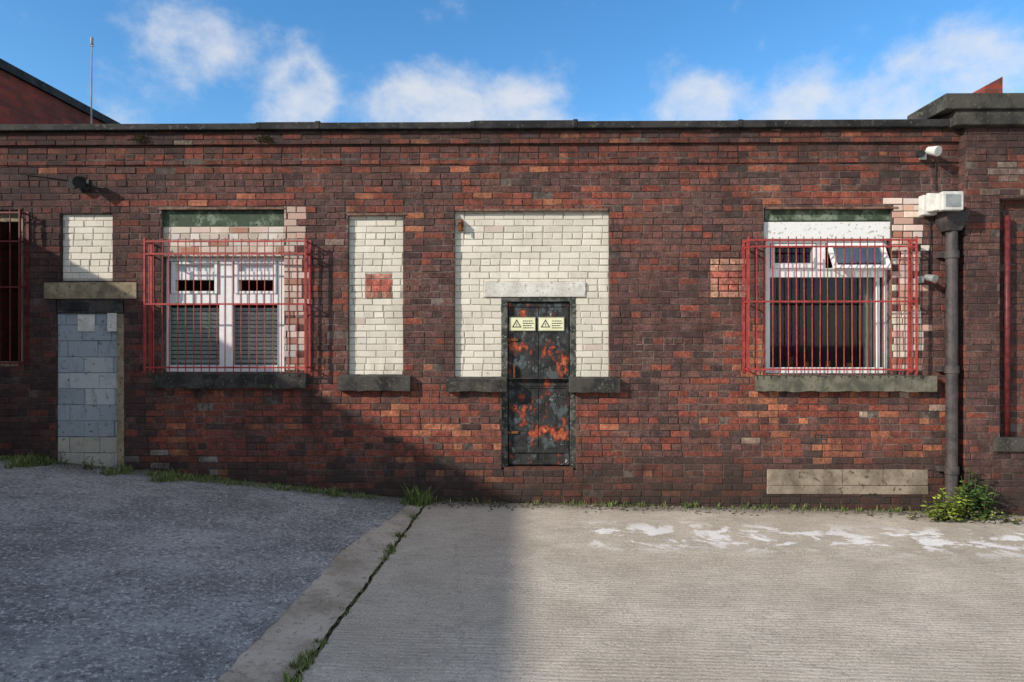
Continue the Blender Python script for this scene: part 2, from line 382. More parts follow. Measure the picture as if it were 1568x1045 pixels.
w=MB(); w.box(XL-8,XR,.36,9,ZT-.25,ZT-.15); w.box(XL,XR,8.8,9,-.5,ZT-.16); w.box(XR-.1,XR,.3,8.8,-.5,ZT-.16); w.obj('roof_and_back_walls',M_ROOM,B)
# ------- right pier
yp=-.12
zc=P(1530,190,yp)[1]
def pcol2(x,z):
    px,py=proj(x,yp,z)
    if 248<py<300 and px>1515: return pick([(3,PA),(3,RD),(1,DK)])
    return pick([(4,BR),(3,DK),(3,PU),(1.,RD)])
RO=RC(1531,304,1700,690,yp)
w=MB(); fill(w,XP,XR,-.5,zc,yp,[RO],pcol2); fill(w,RO[0],RO[1],RO[2],RO[3],yp+.12,[],lambda x,z:pick([(3,RD),(4,BR),(2,DK)])); w.obj('pier_bricks',M_BR,B)
w=MB(); cells(w,XP,XR,-.5,zc,yp+.0065,[RO]); w.quad((XP,yp+.0065,-.5),(XP,yp+.0065,zc),(XP,.05,zc),(XP,.05,-.5)); reveal(w,RO,yp+.0065,yp+.13); cells(w,*RO,yp+.1265,[]); w.obj('pier_mortar',M_MORT,B)
w=MB()
k=0
while k*CH<zc:
    w.cur=pick([(4,BR),(3,DK),(2,RD)]); w.box(XP-.006,XP+.01,yp+.006,-.004,k*CH+.005,(k+1)*CH-.005)
    k+=1
w.obj('pier_side_bricks',M_BR,B,.003)
w=MB(); r=RC(1463,168,1700,191,-.2); w.box(r[0],XR,-.2,.5,r[2],r[3]); r2=RC(1446,142,1700,168,-.24); w.box(r2[0]+.02,XR,-.24,.55,r[3],r2[3]); 
w.obj('pier_coping_stone',M_COP,B,.012)
w=MB(); r=RC(1531,671,1700,692,yp-.03); w.box(r[0]-.06,XR,yp-.04,yp+.1,r[2],r[3]); w.obj('pier_sill',M_SILL,B,.006)
w=MB(); a=P(1543,330,yp+.05); b=P(1543,668,yp+.05); w.tube((a[0],yp+.06,b[1]),(a[0],yp+.06,a[1]),.03,12); w.obj('pier_recess_pipe',M_DRED,B,smooth=True)
w=MB(); a=P(1500,140,1.2); b=P(1527,122,1.2)
w.v+=[(a[0],1.1,a[1]-.5),(b[0],1.1,a[1]-.5),(b[0],1.1,b[1]),(a[0],1.1,a[1]+.03),(a[0],1.9,a[1]-.5),(b[0],1.9,a[1]-.5),(b[0],1.9,b[1]),(a[0],1.9,a[1]+.03)]; w.c+=[w.cur]*8
w.f+=[(0,1,2,3),(7,6,5,4),(3,2,6,7),(0,3,7,4),(1,5,6,2)]; w.obj('gable_tip',M_WING,B)
# ---------------------------------------------------------------- windows
def fbox(w,a,b,c,d,y0,y1):
    r=RC(a,b,c,d,y0); w.box(r[0],r[1],y0,y1,r[2],r[3])
w=MB(); fbox(w,246,321,436,347,.05,.24); w.obj('window_head_board',M_GREEN,B,.004)
w=MB(); r=RC(246,347,435,393,.05); fill(w,r[0],r[1],r[2],r[3],.05,[],lambda x,z:pick([(4,(.56,.45,.37)),(1,(.36,.17,.11)),(2,(.6,.53,.46))])); w.obj('window_head_bricks',M_PAINT,B)
w=MB(); w.box(r[0],r[1],.057,.24,r[2],r[3]); w.obj('window_head_mortar',M_PMORT,B)
Y=.12
def winframe(parts,name='window_frame'):
    w=MB()
    for i,p in enumerate(parts): fbox(w,p[0],p[1],p[2],p[3],(p[4] if len(p)>4 else Y)+.0007*i,Y+.07+.0006*i)
    w.obj(name,M_WHITE,B,.004)
winframe([(249,394,258,571),(425,394,436,571),(258,394,425,400),(258,560,425,571),(336,400,357,560),(258,450,336,467),(357,450,425,467),
 (262,401,268,450,.1),(328,401,334,450,.1),(268,401,328,405,.1),(268,416,328,429,.1),(268,446,328,450,.1),
 (359,401,365,450,.1),(419,401,424,450,.1),(365,401,419,405,.1),(365,416,419,429,.1),(365,446,419,450,.1)])
w=MB()
for a,c in((268,328),(365,419)):
    r=RC(a,429,c,446,Y+.03); w.box(r[0],r[1],Y+.03,Y+.034,r[2],r[3])
for a,c in((258,336),(357,425)):
    r=RC(a,467,c,560,Y+.03); w.box(r[0]-.005,r[1]+.005,Y+.03,Y+.034,r[2]-.005,r[3]+.005)
w.obj('window_panes',M_GLASS,B)
w=MB()
for a,c in((268,328),(365,419)):
    r=RC(a,405,c,416,Y+.03); w.box(r[0],r[1],Y+.03,Y+.034,r[2],r[3])
w.obj('frosted_panes',M_FROST,B)
w=MB(); r=RC(250,468,434,560,.2); z=r[2]
while z<r[3]:
    Mx=Matrix.Translation((0,.215,z))@Matrix.Rotation(math.radians(-58+U(-3,3)),4,'X'); w.box(r[0],r[1],-.024,.024,-.001,.001,Mx); z+=.052
w.obj('venetian_blind',M_SLAT,B)
w=MB(); fbox(w,1171,320,1365,338,.06,.24); w.obj('window_head_board',M_GREEN,B,.004)
w=MB(); fbox(w,1169,340,1365,366,.045,.24); w.obj('window_head_panel',M_WOODW,B,.004)
winframe([(1171,367,1179,572),(1354,367,1365,572),(1179,367,1354,373),(1179,563,1354,572),(1250,373,1264,414),(1179,411,1354,425),(1342,425,1347,563),
 (1181,374,1186,411,.1),(1245,374,1249,411,.1),(1186,374,1245,378,.1),(1186,403,1245,411,.1)])
w=MB()
r=RC(1186,378,1245,403,Y+.03); w.box(r[0],r[1],Y+.03,Y+.034,r[2],r[3])
r=RC(1179,425,1354,563,Y+.03); w.box(r[0]-.005,r[1]+.005,Y+.03,Y+.034,r[2]-.005,r[3]+.005); w.obj('window_panes',M_GLASS,B)
r=RC(1266,374,1352,413,.1); hx0,hx1=r[0],r[1]; hh=r[3]-r[2]+.06
Mx=Matrix.Translation((0,.095,r[3]))@Matrix.Rotation(math.radians(-30),4,'X')
w=MB(); tk=.045
w.box(hx0,hx0+tk,-.02,.02,-hh,0,Mx); w.box(hx1-tk,hx1,-.02,.02,-hh,0,Mx); w.box(hx0+tk,hx1-tk,-.019,.019,-tk,-.001,Mx); w.box(hx0+tk,hx1-tk,-.019,.019,-hh+.001,-hh+tk,Mx)
w.tube((hx0+.05,.1,r[2]+.01),tuple(Mx@Vector((hx0+.02,0,-hh+.02))),.008)
w.obj('open_fanlight',M_WHITE,B,.003)
w=MB(); w.box(hx0+tk,hx1-tk,-.003,.003,-hh+tk,-tk,Mx); w.obj('open_fanlight_pane',M_GLASS,B)
w=MB()
def curtain(x0,x1,z0,z1,y,nf):
    k=len(w.v); n=nf*6
    for i in range(n+1):
        x=x0+(x1-x0)*i/n; yy=y+.02*math.sin(i/6*2*math.pi); w.v+=[(x,yy,z0),(x,yy,z1)]; w.c+=[(1,1,1)]*2
    for i in range(n): w.f.append((k+2*i,k+2*i+2,k+2*i+3,k+2*i+1))
r=RC(1322,428,1348,562,.3); curtain(r[0],r[1],r[2]-.05,r[3],.3,4)
w.obj('curtain',M_CURT,B,smooth=True)
w=MB()
for (px,py,c) in((1210,545,.12),(1235,548,.06),(1268,552,.07),(1300,548,.05)):
    x,z=P(px,562,.3); w.tube((x,.3,z-.05),(x,.3,z+c),.035,10,.028)
w.obj('items_on_window_board',M_RUST,B)
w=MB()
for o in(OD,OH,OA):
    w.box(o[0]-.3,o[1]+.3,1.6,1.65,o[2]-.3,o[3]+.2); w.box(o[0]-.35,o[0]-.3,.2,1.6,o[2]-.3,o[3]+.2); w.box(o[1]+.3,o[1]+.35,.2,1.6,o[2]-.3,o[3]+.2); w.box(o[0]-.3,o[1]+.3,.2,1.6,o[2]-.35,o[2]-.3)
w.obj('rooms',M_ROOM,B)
w=MB(); r=OA; w.box(r[0],r[1],.15,.17,r[2],r[3]); w.obj('side_window_pane',M_GLASS,B)
w=MB(); w.box(r[1]-.1,r[1]-.005,.1,.16,r[2],r[3]); w.box(r[0],r[1]-.1,.1,.16,r[3]-.12,r[3]-.002); w.box(r[0],r[1]-.1,.1,.16,r[2],r[2]+.06); w.obj('side_window_frame',M_CREAM,B,.004)
# iron bars
def cage(a,b,c,d,n,hb,pr,mat,name,rr=.0062):
    x0,x1,z0,z1=RC(a,b,c,d,-pr); w=MB()
    for i in range(n):
        x=x0+(x1-x0)*i/(n-1)+U(-.005,.005); w.tube((x,-pr+.004,z0-.01+U(-.01,.01)),(x+U(-.010,.010),-pr+.004,z1+U(0,.015)),rr,6)
    for py in hb:
        z=P((a+c)/2,py,-pr)[1]
        w.box(x0-.008,x1+.008,-pr-.012,-pr-.004,z-.010,z+.010)
        for x in(x0-.012,x1+.004): w.box(x,x+.008,-pr-.012,.0,z-.010,z+.010)
    for x in (x0-.010,x1+.004): w.box(x-.007,x+.011,-pr-.014,-pr+.006,z0-.01,z1+.01)
    for xx in(x0,x1): w.tube((xx,-pr*.5,z0+.01),(xx,-pr*.5,z1),rr,6)
    for xx in(x0-.03,x1+.0): w.box(xx,xx+.03,-.012,.0,z0,z1)
    w.obj(name,mat,B)
cage(223,366,467,570,21,(370,389,466,563),.15,M_RED,'window_guard_bars')
cage(1147,364,1402,572,22,(368,378,566,462),.15,M_RED,'window_guard_bars')
cage(-90,322,30,560,9,(326,370,440,556),.12,M_DRED,'window_guard_bars')
# ---------------------------------------------------------------- door
w=MB(); Yd=.08
x0,x1,z0,z1=RC(769,456,881,717,Yd)
w.box(x0-.01,x0+.065,Yd-.03,Yd+.1,z0,z1); w.box(x1-.065,x1+.01,Yd-.03,Yd+.1,z0,z1); w.box(x0+.065,x1-.065,Yd-.028,Yd+.098,z1-.05,z1)
w.obj('door_frame',M_DFRAME,B,.005)
w=MB(); a0=x0+.07; a1=x1-.07; zt=z1-.055; zm=P(825,587,Yd)[1]
for (c,d) in((z0+.03,zm-.006),(zm+.006,zt)):
    mid=(a0+a1)/2
    for (p,q) in((a0,mid-.003),(mid+.003,a1)): w.box(p,q,Yd+.02,Yd+.06,c,d)
    w.box(a0+.004,a1-.004,Yd+.008,Yd+.02,c+.01,c+.06); w.box(a0+.004,a1-.004,Yd+.008,Yd+.02,d-.055,d-.008)
    w.box(a0+.005,a0+.05,Yd+.009,Yd+.02,c+.06,d-.055); w.box(a1-.05,a1-.005,Yd+.009,Yd+.02,c+.06,d-.055)
w.box(a0+.002,a1-.002,Yd-.002,Yd+.03,zm-.035,zm+.02)
w.box(a0+.01,a1-.01,Yd-.001,Yd+.03,z0+.18,z0+.25)
w.obj('door_leaf',M_DOOR,B,.004)
w=MB(); w.box(a0+.06,a0+.085,Yd-.02,Yd+.01,zm+.07,zm+.22); w.tube((a1-.09,Yd-.03,zm+.10),(a1-.09,Yd+.02,zm+.10),.022,12)
for z in(zm+.5,zm-.6): w.box(a0-.01,a0+.12,Yd-.0,Yd+.009,z,z+.03)
w.obj('door_ironmongery',M_RUST,B,.003)
w=MB(); w.box(OG[0]+.03,OG[1]-.03,.012,.15,z0-.05,z0+.018); w.obj('door_threshold',M_STEP,B,.006)
def sign(a,b,c,d):
    e=empty('warning_sign'); ys=Yd+.001
    x0,x1,z0,z1=RC(a,b,c,d,ys); w=MB(); w.box(x0,x1,ys-.003,ys+.001,z0,z1); w.obj('plate',M_YEL,e)
    w=MB(); y=ys-.0045; hgt=(z1-z0); cx=x0+(x1-x0)*.28; cz=z0+hgt*.5; r=hgt*.40
    def tri(k): return [(cx+k*r*math.sin(t),y,cz-r*.12+k*r*math.cos(t)) for t in(0,2.0944,4.18879)]
    o=tri(1.0); i=tri(.68)
    for q in range(3): w.quad(o[q],i[q],i[(q+1)%3],o[(q+1)%3])
    w.quad((cx+.004,y,cz+.02),(cx-.009,y,cz-.004),(cx,y,cz-.004),(cx-.004,y,cz-.03),(cx+.009,y,cz-.002),(cx+.001,y,cz-.002))
    tx=x0+(x1-x0)*.52
    for k,(s,l) in enumerate(((.72,.9),(.55,1),(.38,.8),(.22,.95))):
        xx=tx; end=tx+(x1-x0)*.42*l
        while xx<end: 
            q=min(end,xx+U(.012,.03)); w.quad((xx,y,z0+hgt*s-.005),(q,y,z0+hgt*s-.005),(q,y,z0+hgt*s+.005),(xx,y,z0+hgt*s+.005)); xx=q+.005
    for (p,q,s,t_) in((x0+.003,x1-.003,z0+.003,z0+.006),(x0+.003,x1-.003,z1-.006,z1-.003),(x0+.003,x0+.006,z0+.006,z1-.006),(x1-.006,x1-.003,z0+.006,z1-.006)): w.quad((p,y,s),(q,y,s),(q,y,t_),(p,y,t_))
    w.obj('lettering_and_symbol',M_INK,e)
sign(780,486,820,507); sign(824,486,864,507)
w=MB(); x,z=P(706,345,.04); w.box(x-.03,x+.03,.0,.055,z-.07,z+.03); w.tube((x,-.03,z+.0),(x,.05,z+.05),.028,10); w.tube((x+.01,-.03,z-.08),(x,-.03,z),.012,8); w.obj('rusty_bracket',M_RUST,None,.003)
# ---------------------------------------------------------------- drainpipe + lamps
w=MB(); xx=P(1457,560,-.11)[0]; zb=gz(xx)-.02; ztp=P(1457,352,-.11)[1]
w.tube((xx,-.11,zb),(xx,-.11,ztp),.062,20)
for py in(390,566,720):
    z=P(1457,py,-.11)[1]; w.tube((xx,-.11,z-.045),(xx,-.11,z+.045),.075,20); w.box(xx-.12,xx+.12,-.05,.01,z-.03,z+.03)
hz0=ztp; hz1=P(1457,326,-.11)[1]
k=len(w.v)
for (z,hw,y0,y1) in((hz0-.02,.07,-.18,-.03),(hz0+.08,.11,-.22,-.01),(hz1,.12,-.23,-.01)):
    w.v+=[(xx-hw-.02,y0,z),(xx+hw,y0,z),(xx+hw,y1,z),(xx-hw-.02,y1,z)]; w.c+=[(1,1,1)]*4
for l in range(2):
    for j in range(4): s=k+l*4; w.f.append((s+j,s+(j+1)%4,s+4+(j+1)%4,s+4+j))
w.f.append((k+8,k+9,k+10,k+11)); w.f.append((k+3,k+2,k+1,k))
w.obj('drainpipe',M_PIPE,None,.004)
e=empty('floodlight'); w=MB()
x0,x1,z0,z1=RC(1443,293,1476,322,-.38); 
w.box(x0,x1,-.38,-.31,z0,z1)
k=len(w.v)
w.v+=[(x0+.015,-.31,z0+.015),(x1-.015,-.31,z0+.015),(x1-.015,-.31,z1-.015),(x0+.015,-.31,z1-.015),(x0-.02,-.10,z0+.03),(x1-.10,-.10,z0+.03),(x1-.10,-.10,z1+.04),(x0-.02,-.10,z1+.04)]; w.c+=[(1,1,1)]*8
w.f+=[(k+a,k+b,k+c,k+d) for a,b,c,d in((0,4,5,1),(1,5,6,2),(2,6,7,3),(3,7,4,0),(4,7,6,5))]
w.box(x0-.05,x1-.12,-.10,.0,z0+.0,z1+.02); w.obj('housing',M_LAMP,e,.012)
w=MB(); w.box(x0+.035,x1-.035,-.384,-.381,z0+.035,z1-.035); w.obj('lens',M_LENS,e,.001)
def spot(name,px,py,s=1,mat=M_LAMP):
    e=empty(name); x,z=P(px,py,-.15); w=MB()
    w.tube((x+.02*s,-.22,z-.01*s),(x-.02*s,-.10,z+.03*s),.055*s,16,.04*s); w.tube((x-.02*s,-.10,z+.03*s),(x-.03*s,-.0,z+.0),.016*s,8); w.box(x-.07*s,x+.01,-.02,.0,z-.05*s,z+.05*s); w.obj('body',mat,e,.003)
    w=MB(); w.tube((x-.10*s,-.06,z),(x-.10*s,-.12,z-.01),.04*s,12); w.obj('sensor',M_BLACK if mat is M_LAMP else mat,e)
spot('bracket_spotlight',1428,233,1.05); spot('small_camera',1424,427,.8,M_LENS); spot('bulkhead_lamp',124,280,1.3,M_BLACK)  # white spotlight on a bracket, small camera below it, dark lamp at left
w=MB(); a=P(1432,245,-.01); b=P(1432,290,-.01); w.tube((a[0],-.012,b[1]),(a[0],-.012,a[1]),.008,6); b=P(1424,420,-.01); w.tube((b[0],-.012,b[1]),(b[0],-.012,P(1424,330)[1]),.008,6)
w.tube((P(40,268)[0],-.012,P(40,268)[1]),(P(122,278)[0],-.012,P(122,278)[1]),.006,6); w.obj('cable',M_BLACK)
# ---------------------------------------------------------------- wings
W=empty('brick_outbuilding')
XW=-7.0
sd=Vector((1,.62,-.53))
Hs=-sd.z*(P(800,770)[0]-XW)
w=MB(); w.box(XW-8,XW,-26,-.001,-.5,Hs-.08); w.obj('walls',M_WING,W)
w=MB(); w.box(XW-8,XW+.0,-26,-.001,Hs-.08,Hs); w.obj('coping',M_FELT,W)
W2=empty('brick_warehouse')
zz=H+3.77
w=MB(); w.box(XW-8,XW,.2,16,-.5,zz-.12); w.obj('walls',M_WING,W2)
w=MB(); w.box(XW-8,XW+.05,.15,16,zz-.12,zz); w.obj('coping',M_FELT,W2)
w=MB(); x,z=P(139,192,2.0); x2,z2=P(141,58,2.0); w.tube((x,2,z-.8),(x2,2,z2),.016,8,.008); w.tube((x2-.0,2,z2-.10),(x2,2,z2+.0),.022,8); w.box(x2-.03,x2+.03,1.99,2.01,z2-.13,z2-.115); w.obj('antenna_mast',M_LENS)
# ---------------------------------------------------------------- ground
t=NT('yard_concrete'); p=t.pos()
base=t.mix(t.rng(t.noise(.8,7,.65),.35,.68),(.50,.43,.335),(.66,.58,.47))
base=t.mix(t.rng(t.noise(2.4,8,.78),.46,.70,0,.6),base,(.34,.295,.235))
st=t.noise(26,4,.7,(.18,1,1),.2)
base=t.mix(t.rng(st,.40,.68,0,.42),base,(.33,.285,.225))
base=t.mix(t.rng(t.noise(50,5,.78),.52,.61,0,.65),base,(.22,.19,.15))
base=t.mix(t.rng(t.noise(62,4,.75),.57,.65,0,.75),base,(.86,.79,.68))
yb=t.math('MULTIPLY',t.rng(p[1],-1.9,-1.35),t.rng(p[1],-.60,-1.0)); xb=t.rng(p[0],.5,.8)
sm=t.math('MULTIPLY',t.math('MULTIPLY',yb,xb),t.rng(t.noise(2.9,8,.66,(1,1.2,1),.4),.50,.57))
base=t.mix(t.math('MULTIPLY',sm,.92),base,(.90,.88,.84))
base=t.mix(t.rng(t.math('ADD',p[1],t.math('MULTIPLY',t.noise(4,6,.7),.5)),-.12,.22,0,.8),base,(.16,.135,.10))
cr=t.vor(.33,'DISTANCE_TO_EDGE'); crn=t.math('ADD',cr,t.math('MULTIPLY',t.math('SUBTRACT',t.noise(5,6,.7),.5),.12))
base=t.mix(t.math('MULTIPLY',t.rng(t.math('ABSOLUTE',crn),.0,.004,1,0),.25),base,(.12,.11,.09))
wv=t.n.new('ShaderNodeTexWave'); wv.bands_direction='Y'; t.L(t.co(),wv.inputs[0]); wv.inputs['Scale'].default_value=7.5; wv.inputs['Distortion'].default_value=3.6; wv.inputs['Detail'].default_value=5; wv.inputs['Detail Scale'].default_value=1.2
base=t.mix(t.math('MULTIPLY',t.math('MULTIPLY',wv.outputs['Fac'],t.rng(t.noise(.9,4,.6),.42,.65)),.42),base,(.30,.26,.205))
t.bump(t.math('ADD',t.math('MULTIPLY',wv.outputs['Fac'],.35),t.math('ADD',t.noise(50,5,.75),st)),.65,.011); M_CON=t.out(base,.9,.2)
t=NT('ramp_concrete'); p=t.pos()
b=t.mix(t.rng(t.noise(.9,8,.72,(1,1.3,1)),.35,.65),(.22,.217,.213),(.44,.43,.415))
b=t.mix(t.rng(t.noise(4,9,.80,(.5,1,1)),.47,.68,0,.6),b,(.14,.138,.135))
b=t.mix(t.rng(t.noise(26,6,.8),.51,.59,0,.75),b,(.095,.092,.09))
b=t.mix(t.rng(t.noise(31,5,.8),.54,.60,0,.85),b,(.72,.69,.65))
b=t.mix(t.rng(t.noise(1.7,8,.75,(.6,1,1)),.56,.70,0,.45),b,(.58,.55,.51))
b=t.mix(t.rng(t.math('ADD',p[1],t.math('MULTIPLY',t.noise(4,6,.7),.5)),-.15,.2,0,.75),b,(.11,.097,.072))
cr=t.vor(.3,'DISTANCE_TO_EDGE'); crn=t.math('ADD',cr,t.math('MULTIPLY',t.math('SUBTRACT',t.noise(4,6,.7),.5),.15))
b=t.mix(t.math('MULTIPLY',t.rng(t.math('ABSOLUTE',crn),.0,.005,1,0),.4),b,(.05,.05,.045))
t.bump(t.math('ADD',t.noise(28,6,.8),t.noise(9,4)),1.0,.020); M_RAMP=t.out(b,.85,.3)
t=NT('kerb_strip_concrete'); c=t.mix(t.rng(t.noise(2.0,7,.7),.36,.62),(.34,.28,.21),(.54,.465,.37)); c=t.mix(t.rng(t.noise(1.1,4,.6),.52,.62,0,.4),c,(.36,.22,.15))
c=t.mix(t.rng(t.noise(22,5,.78),.54,.64,0,.75),c,(.18,.15,.115)); c=t.mix(t.rng(t.noise(40,4,.75),.6,.66,0,.7),c,(.72,.65,.55)); t.bump(t.noise(40,5,.75),.8,.012); M_STRIP=t.out(c,.9,.2)
M_EARTH=simple('earth',(.09,.075,.055),(.17,.145,.11),2,.95,.6,30,speck=(.05,.07,.03))
def sheet(name,mat,xs,ys,zf):
    w=MB(); nx=len(xs); 
    for y in ys:
        for x in xs: w.v.append((x,y,zf(x,y))); w.c.append((1,1,1))
    for j in range(len(ys)-1):
        for i in range(nx-1): s=j*nx+i; w.f.append((s,s+1,s+nx+1,s+nx))
    return w.obj(name,mat,smooth=True)
def ls(a,b,n): return [a+(b-a)*i/n for i in range(n+1)]
sheet('ground',M_EARTH,[-300,-100,-40,-15,-10]+ls(-8,10,36)+[15,40,100,300],[-300,-100,-40,-20]+ls(-12,2,14)+[20,60,150,400],lambda x,y:gz(x)-.05)
def hz(x,y,k=.006): return gz(x)+k*mnoise.noise(Vector((x*1.2,y*1.2,0)))
def skew(name,mat,nu,ys,fa,fb,dz,k=.006):
    w=MB()
    for y in ys:
        for i in range(nu+1):
            x=fa(y)+(fb(y)-fa(y))*i/nu; w.v.append((x,y,hz(x,y,k)+dz)); w.c.append((1,1,1))
    for j in range(len(ys)-1):
        for i in range(nu): s=j*(nu+1)+i; w.f.append((s,s+1,s+nu+2,s+nu+1))
    w.obj(name,mat,smooth=True)
ys=ls(-30,-6,24)+ls(-5.9,0,118)
SR=lambda y:-1.10+.035*y+.016*mnoise.noise(Vector((y*3,0,0)))+.014*mnoise.noise(Vector((y*11,7,0)))
SL=lambda y:-1.12+.030*y-.38*min(1,.30+abs(y)/2.8)+.045*mnoise.noise(Vector((y*1.6,5,0)))+.03*mnoise.noise(Vector((y*8,5,0)))
skew('concrete_yard',M_CON,60,ys,lambda y:SR(y)+.015,lambda y:16.0,0)
skew('concrete_strip',M_STRIP,6,ys,lambda y:SL(y),lambda y:SR(y)-.012,.006)
skew('concrete_ramp',M_RAMP,40,ys,lambda y:-7.0,lambda y:SL(y)+.002,.008,.012)
# ---------------------------------------------------------------- vegetation
t=NT('grass_blades'); c=t.attr(); M_GR=t.out(c,.6,.3); 
def blade(w,x,y,z,h,lean,wd,col):
    a=U(0,6.28); dx=math.cos(a); dy=math.sin(a); px_=-dy*wd; py_=dx*wd
    n=len(w.v); w.v+=[(x-px_,y-py_,z),(x+px_,y+py_,z),(x+px_*.7+dx*lean*.35,y+py_*.7+dy*lean*.35,z+h*.6),(x-px_*.7+dx*lean*.35,y-py_*.7+dy*lean*.35,z+h*.6),(x+dx*lean,y+dy*lean,z+h)]
    w.c+=[tuple(q*.6 for q in col)]*2+[col]*3; w.f+=[(n,n+1,n+2,n+3),(n+3,n+2,n+4)]
def gcol():
    s=U(.7,1.5)
    return random.choice([(.10*s,.16*s,.035*s),(.15*s,.20*s,.045*s),(.06*s,.11*s,.022*s),(.26*s,.22*s,.12*s)])
def tuft(w,x,y,r,n,h):
    for i in range(n):
        a=U(0,6.28); q=r*math.sqrt(R()); xx=x+math.cos(a)*q; yy=min(y+math.sin(a)*q,-.012); hh=h*U(.35,1)
        blade(w,xx,yy,gz(xx)-.01,hh,hh*U(.2,.9),U(.0025,.006),gcol())
w=MB()
for i in range(620):
    px=random.choice([U(0,90),U(180,330),U(240,650),U(240,650),U(240,650)]) ; x=P(px,740)[0]
    if mnoise.noise(Vector((x*1.7,0,0)))<-.22: continue
    s=.55+max(0,mnoise.noise(Vector((x*3.1,4,0))))*1.6
    tuft(w,x,U(-.40*s,-.02),U(.02,.09),random.randint(6,28),U(.03,.15)*s)
for i in range(170):
    x=P(U(650,1420),770)[0]
    tuft(w,x,U(-.09,-.015),.03,random.randint(4,14),U(.03,.11))
x=P(645,770)[0]; tuft(w,x,-.14,.14,230,.24); tuft(w,x-.1,-.25,.12,90,.13)
for (px,py,r,n,h) in((607,830,.05,60,.08),(597,848,.06,80,.08),(585,856,.035,40,.07),(620,800,.04,50,.07),(520,935,.02,20,.04),(433,1025,.09,150,.08),(452,1005,.05,80,.06),(415,1044,.08,120,.08),(562,885,.015,16,.04)):
    x,y=G(px,py); x=SR(y)
    for k in range(5): tuft(w,x+U(-.04,.03),y+U(-.12,.12),r*U(.3,.9),int(n*.28),h*U(.6,1.2))
for i in range(90):
    y=U(-4.5,-.2); tuft(w,SR(y),y,.012,5,U(.015,.04))
w.obj('grass_weeds',M_GR)
w=MB()
for i in range(1100):
    px=U(0,1480); x=P(px,760)[0]; y=-.01-abs(random.gauss(0,.14)); s=U(.004,.016); z=gz(x)
    w.cur=(1,1,1); Mx=Matrix.Translation((x,y,z+s*.3))@Matrix.Rotation(U(0,6),4,'Z')@Matrix.Rotation(U(0,6),4,'X'); w.box(-s,s,-s*.7,s*.7,-s*.5,s*.5,Mx)
w.obj('rubble',M_EARTH)
def leaf(w,p,d,L,wd,col):
    d=d.normalized(); s=d.cross(Vector((U(-.4,.4),U(-.4,.4),1))).normalized()*wd; dn=Vector((0,0,-.18*L)); n=len(w.v)
    pts=[p,p+d*L*.35+s,p+d*L*.7+s*.7+dn*.5,p+d*L+dn,p+d*L*.7-s*.7+dn*.5,p+d*L*.35-s]
    w.v+=[tuple(q) for q in pts]; w.c+=[col]*6; w.f.append(tuple(range(n,n+6)))
def bush(name,px0,px1,pyt,y0,stems,big,cols):
    w=MB(); xa=P(px0,760,y0)[0]; xb=P(px1,760,y0)[0]; hm=P(px0,pyt,y0)[1]-gz(xa)
    for i in range(stems):
        x=U(xa+.04,xb-.04); y=y0+U(-.12,.12); z=gz(x); h=hm*U(.4,1)*(1-.4*abs((x-(xa+xb)/2)/((xb-xa)/2))); ln=Vector((U(-.14,.14),U(-.16,.05),0))
        w.cur=(.07,.08,.03); top=Vector((x,y,z+h))+ln; w.tube((x,y,z),top,.005,5,.002)
        for k in range(int(10+h*26)):
            q=U(.1,1); p=Vector((x,y,z)).lerp(top,q); a=U(0,6.28); L=big*U(.5,1.1)*(1.15-q*.6); s=U(.55,1.35)*(.6+.55*q); c=random.choice(cols)
            leaf(w,p,Vector((math.cos(a),math.sin(a),U(-.1,.7))),L,L*U(.2,.32),tuple(v*s for v in c))
    w.obj(name,M_GR)
bush('leafy_weed',1466,1516,704,-.22,26,.11,[(.06,.13,.03),(.08,.16,.035),(.11,.17,.04)])
bush('leafy_weed',1416,1472,732,-.36,24,.10,[(.36,.42,.05),(.29,.36,.05),(.18,.26,.04)])
bush('leafy_weed',1392,1560,768,-.38,34,.07,[(.28,.33,.07),(.10,.17,.035),(.34,.29,.16)])
bush('leafy_weed',40,175,682,-.10,16,.05,[(.06,.12,.03),(.11,.16,.04)])
w=MB()
for (px,py) in((215,212),(402,212)):
    x,z=P(px,py,-.05)
    for k in range(60): 
        a=U(0,6.28); leaf(w,Vector((x+U(-.08,.08),-.05,z+U(-.04,.03))),Vector((math.cos(a),-abs(math.sin(a)),U(-.3,.8))),.04,.01,(.10*U(.6,1.3),.13,.04))
w.obj('wall_fern',M_GR)
# ---------------------------------------------------------------- sky and sun
wd=bpy.data.worlds.new('World'); scene.world=wd; wd.use_nodes=True; nt=wd.node_tree; N=nt.nodes; L=nt.links.new
bg=N['Background']; sky=N.new('ShaderNodeTexSky'); sky.sky_type='NISHITA'; sky.sun_disc=False
sdir=(-sd).normalized(); el=math.asin(sdir.z); sky.sun_elevation=el; sky.sun_rotation=math.atan2(sdir.x,sdir.y)
sky.air_density=1.0; sky.dust_density=.3; sky.ozone_density=2.5
tc=N.new('ShaderNodeTexCoord')
def m2(op,a,b=0.0,cl=False):
    n=N.new('ShaderNodeMath'); n.operation=op; n.use_clamp=cl
    for i,v in enumerate((a,b)):
        if hasattr(v,'is_output'): L(v,n.inputs[i])
        else: n.inputs[i].default_value=v
    return n.outputs[0]
mp=N.new('ShaderNodeMapping'); L(tc.outputs['Generated'],mp.inputs[0]); mp.inputs['Scale'].default_value=(1,1,1.3)
nz=N.new('ShaderNodeTexNoise'); L(mp.outputs[0],nz.inputs[0]); nz.inputs['Scale'].default_value=11; nz.inputs['Detail'].default_value=10; nz.inputs['Roughness'].default_value=.62; nz.inputs['Distortion'].default_value=.1
tot=None
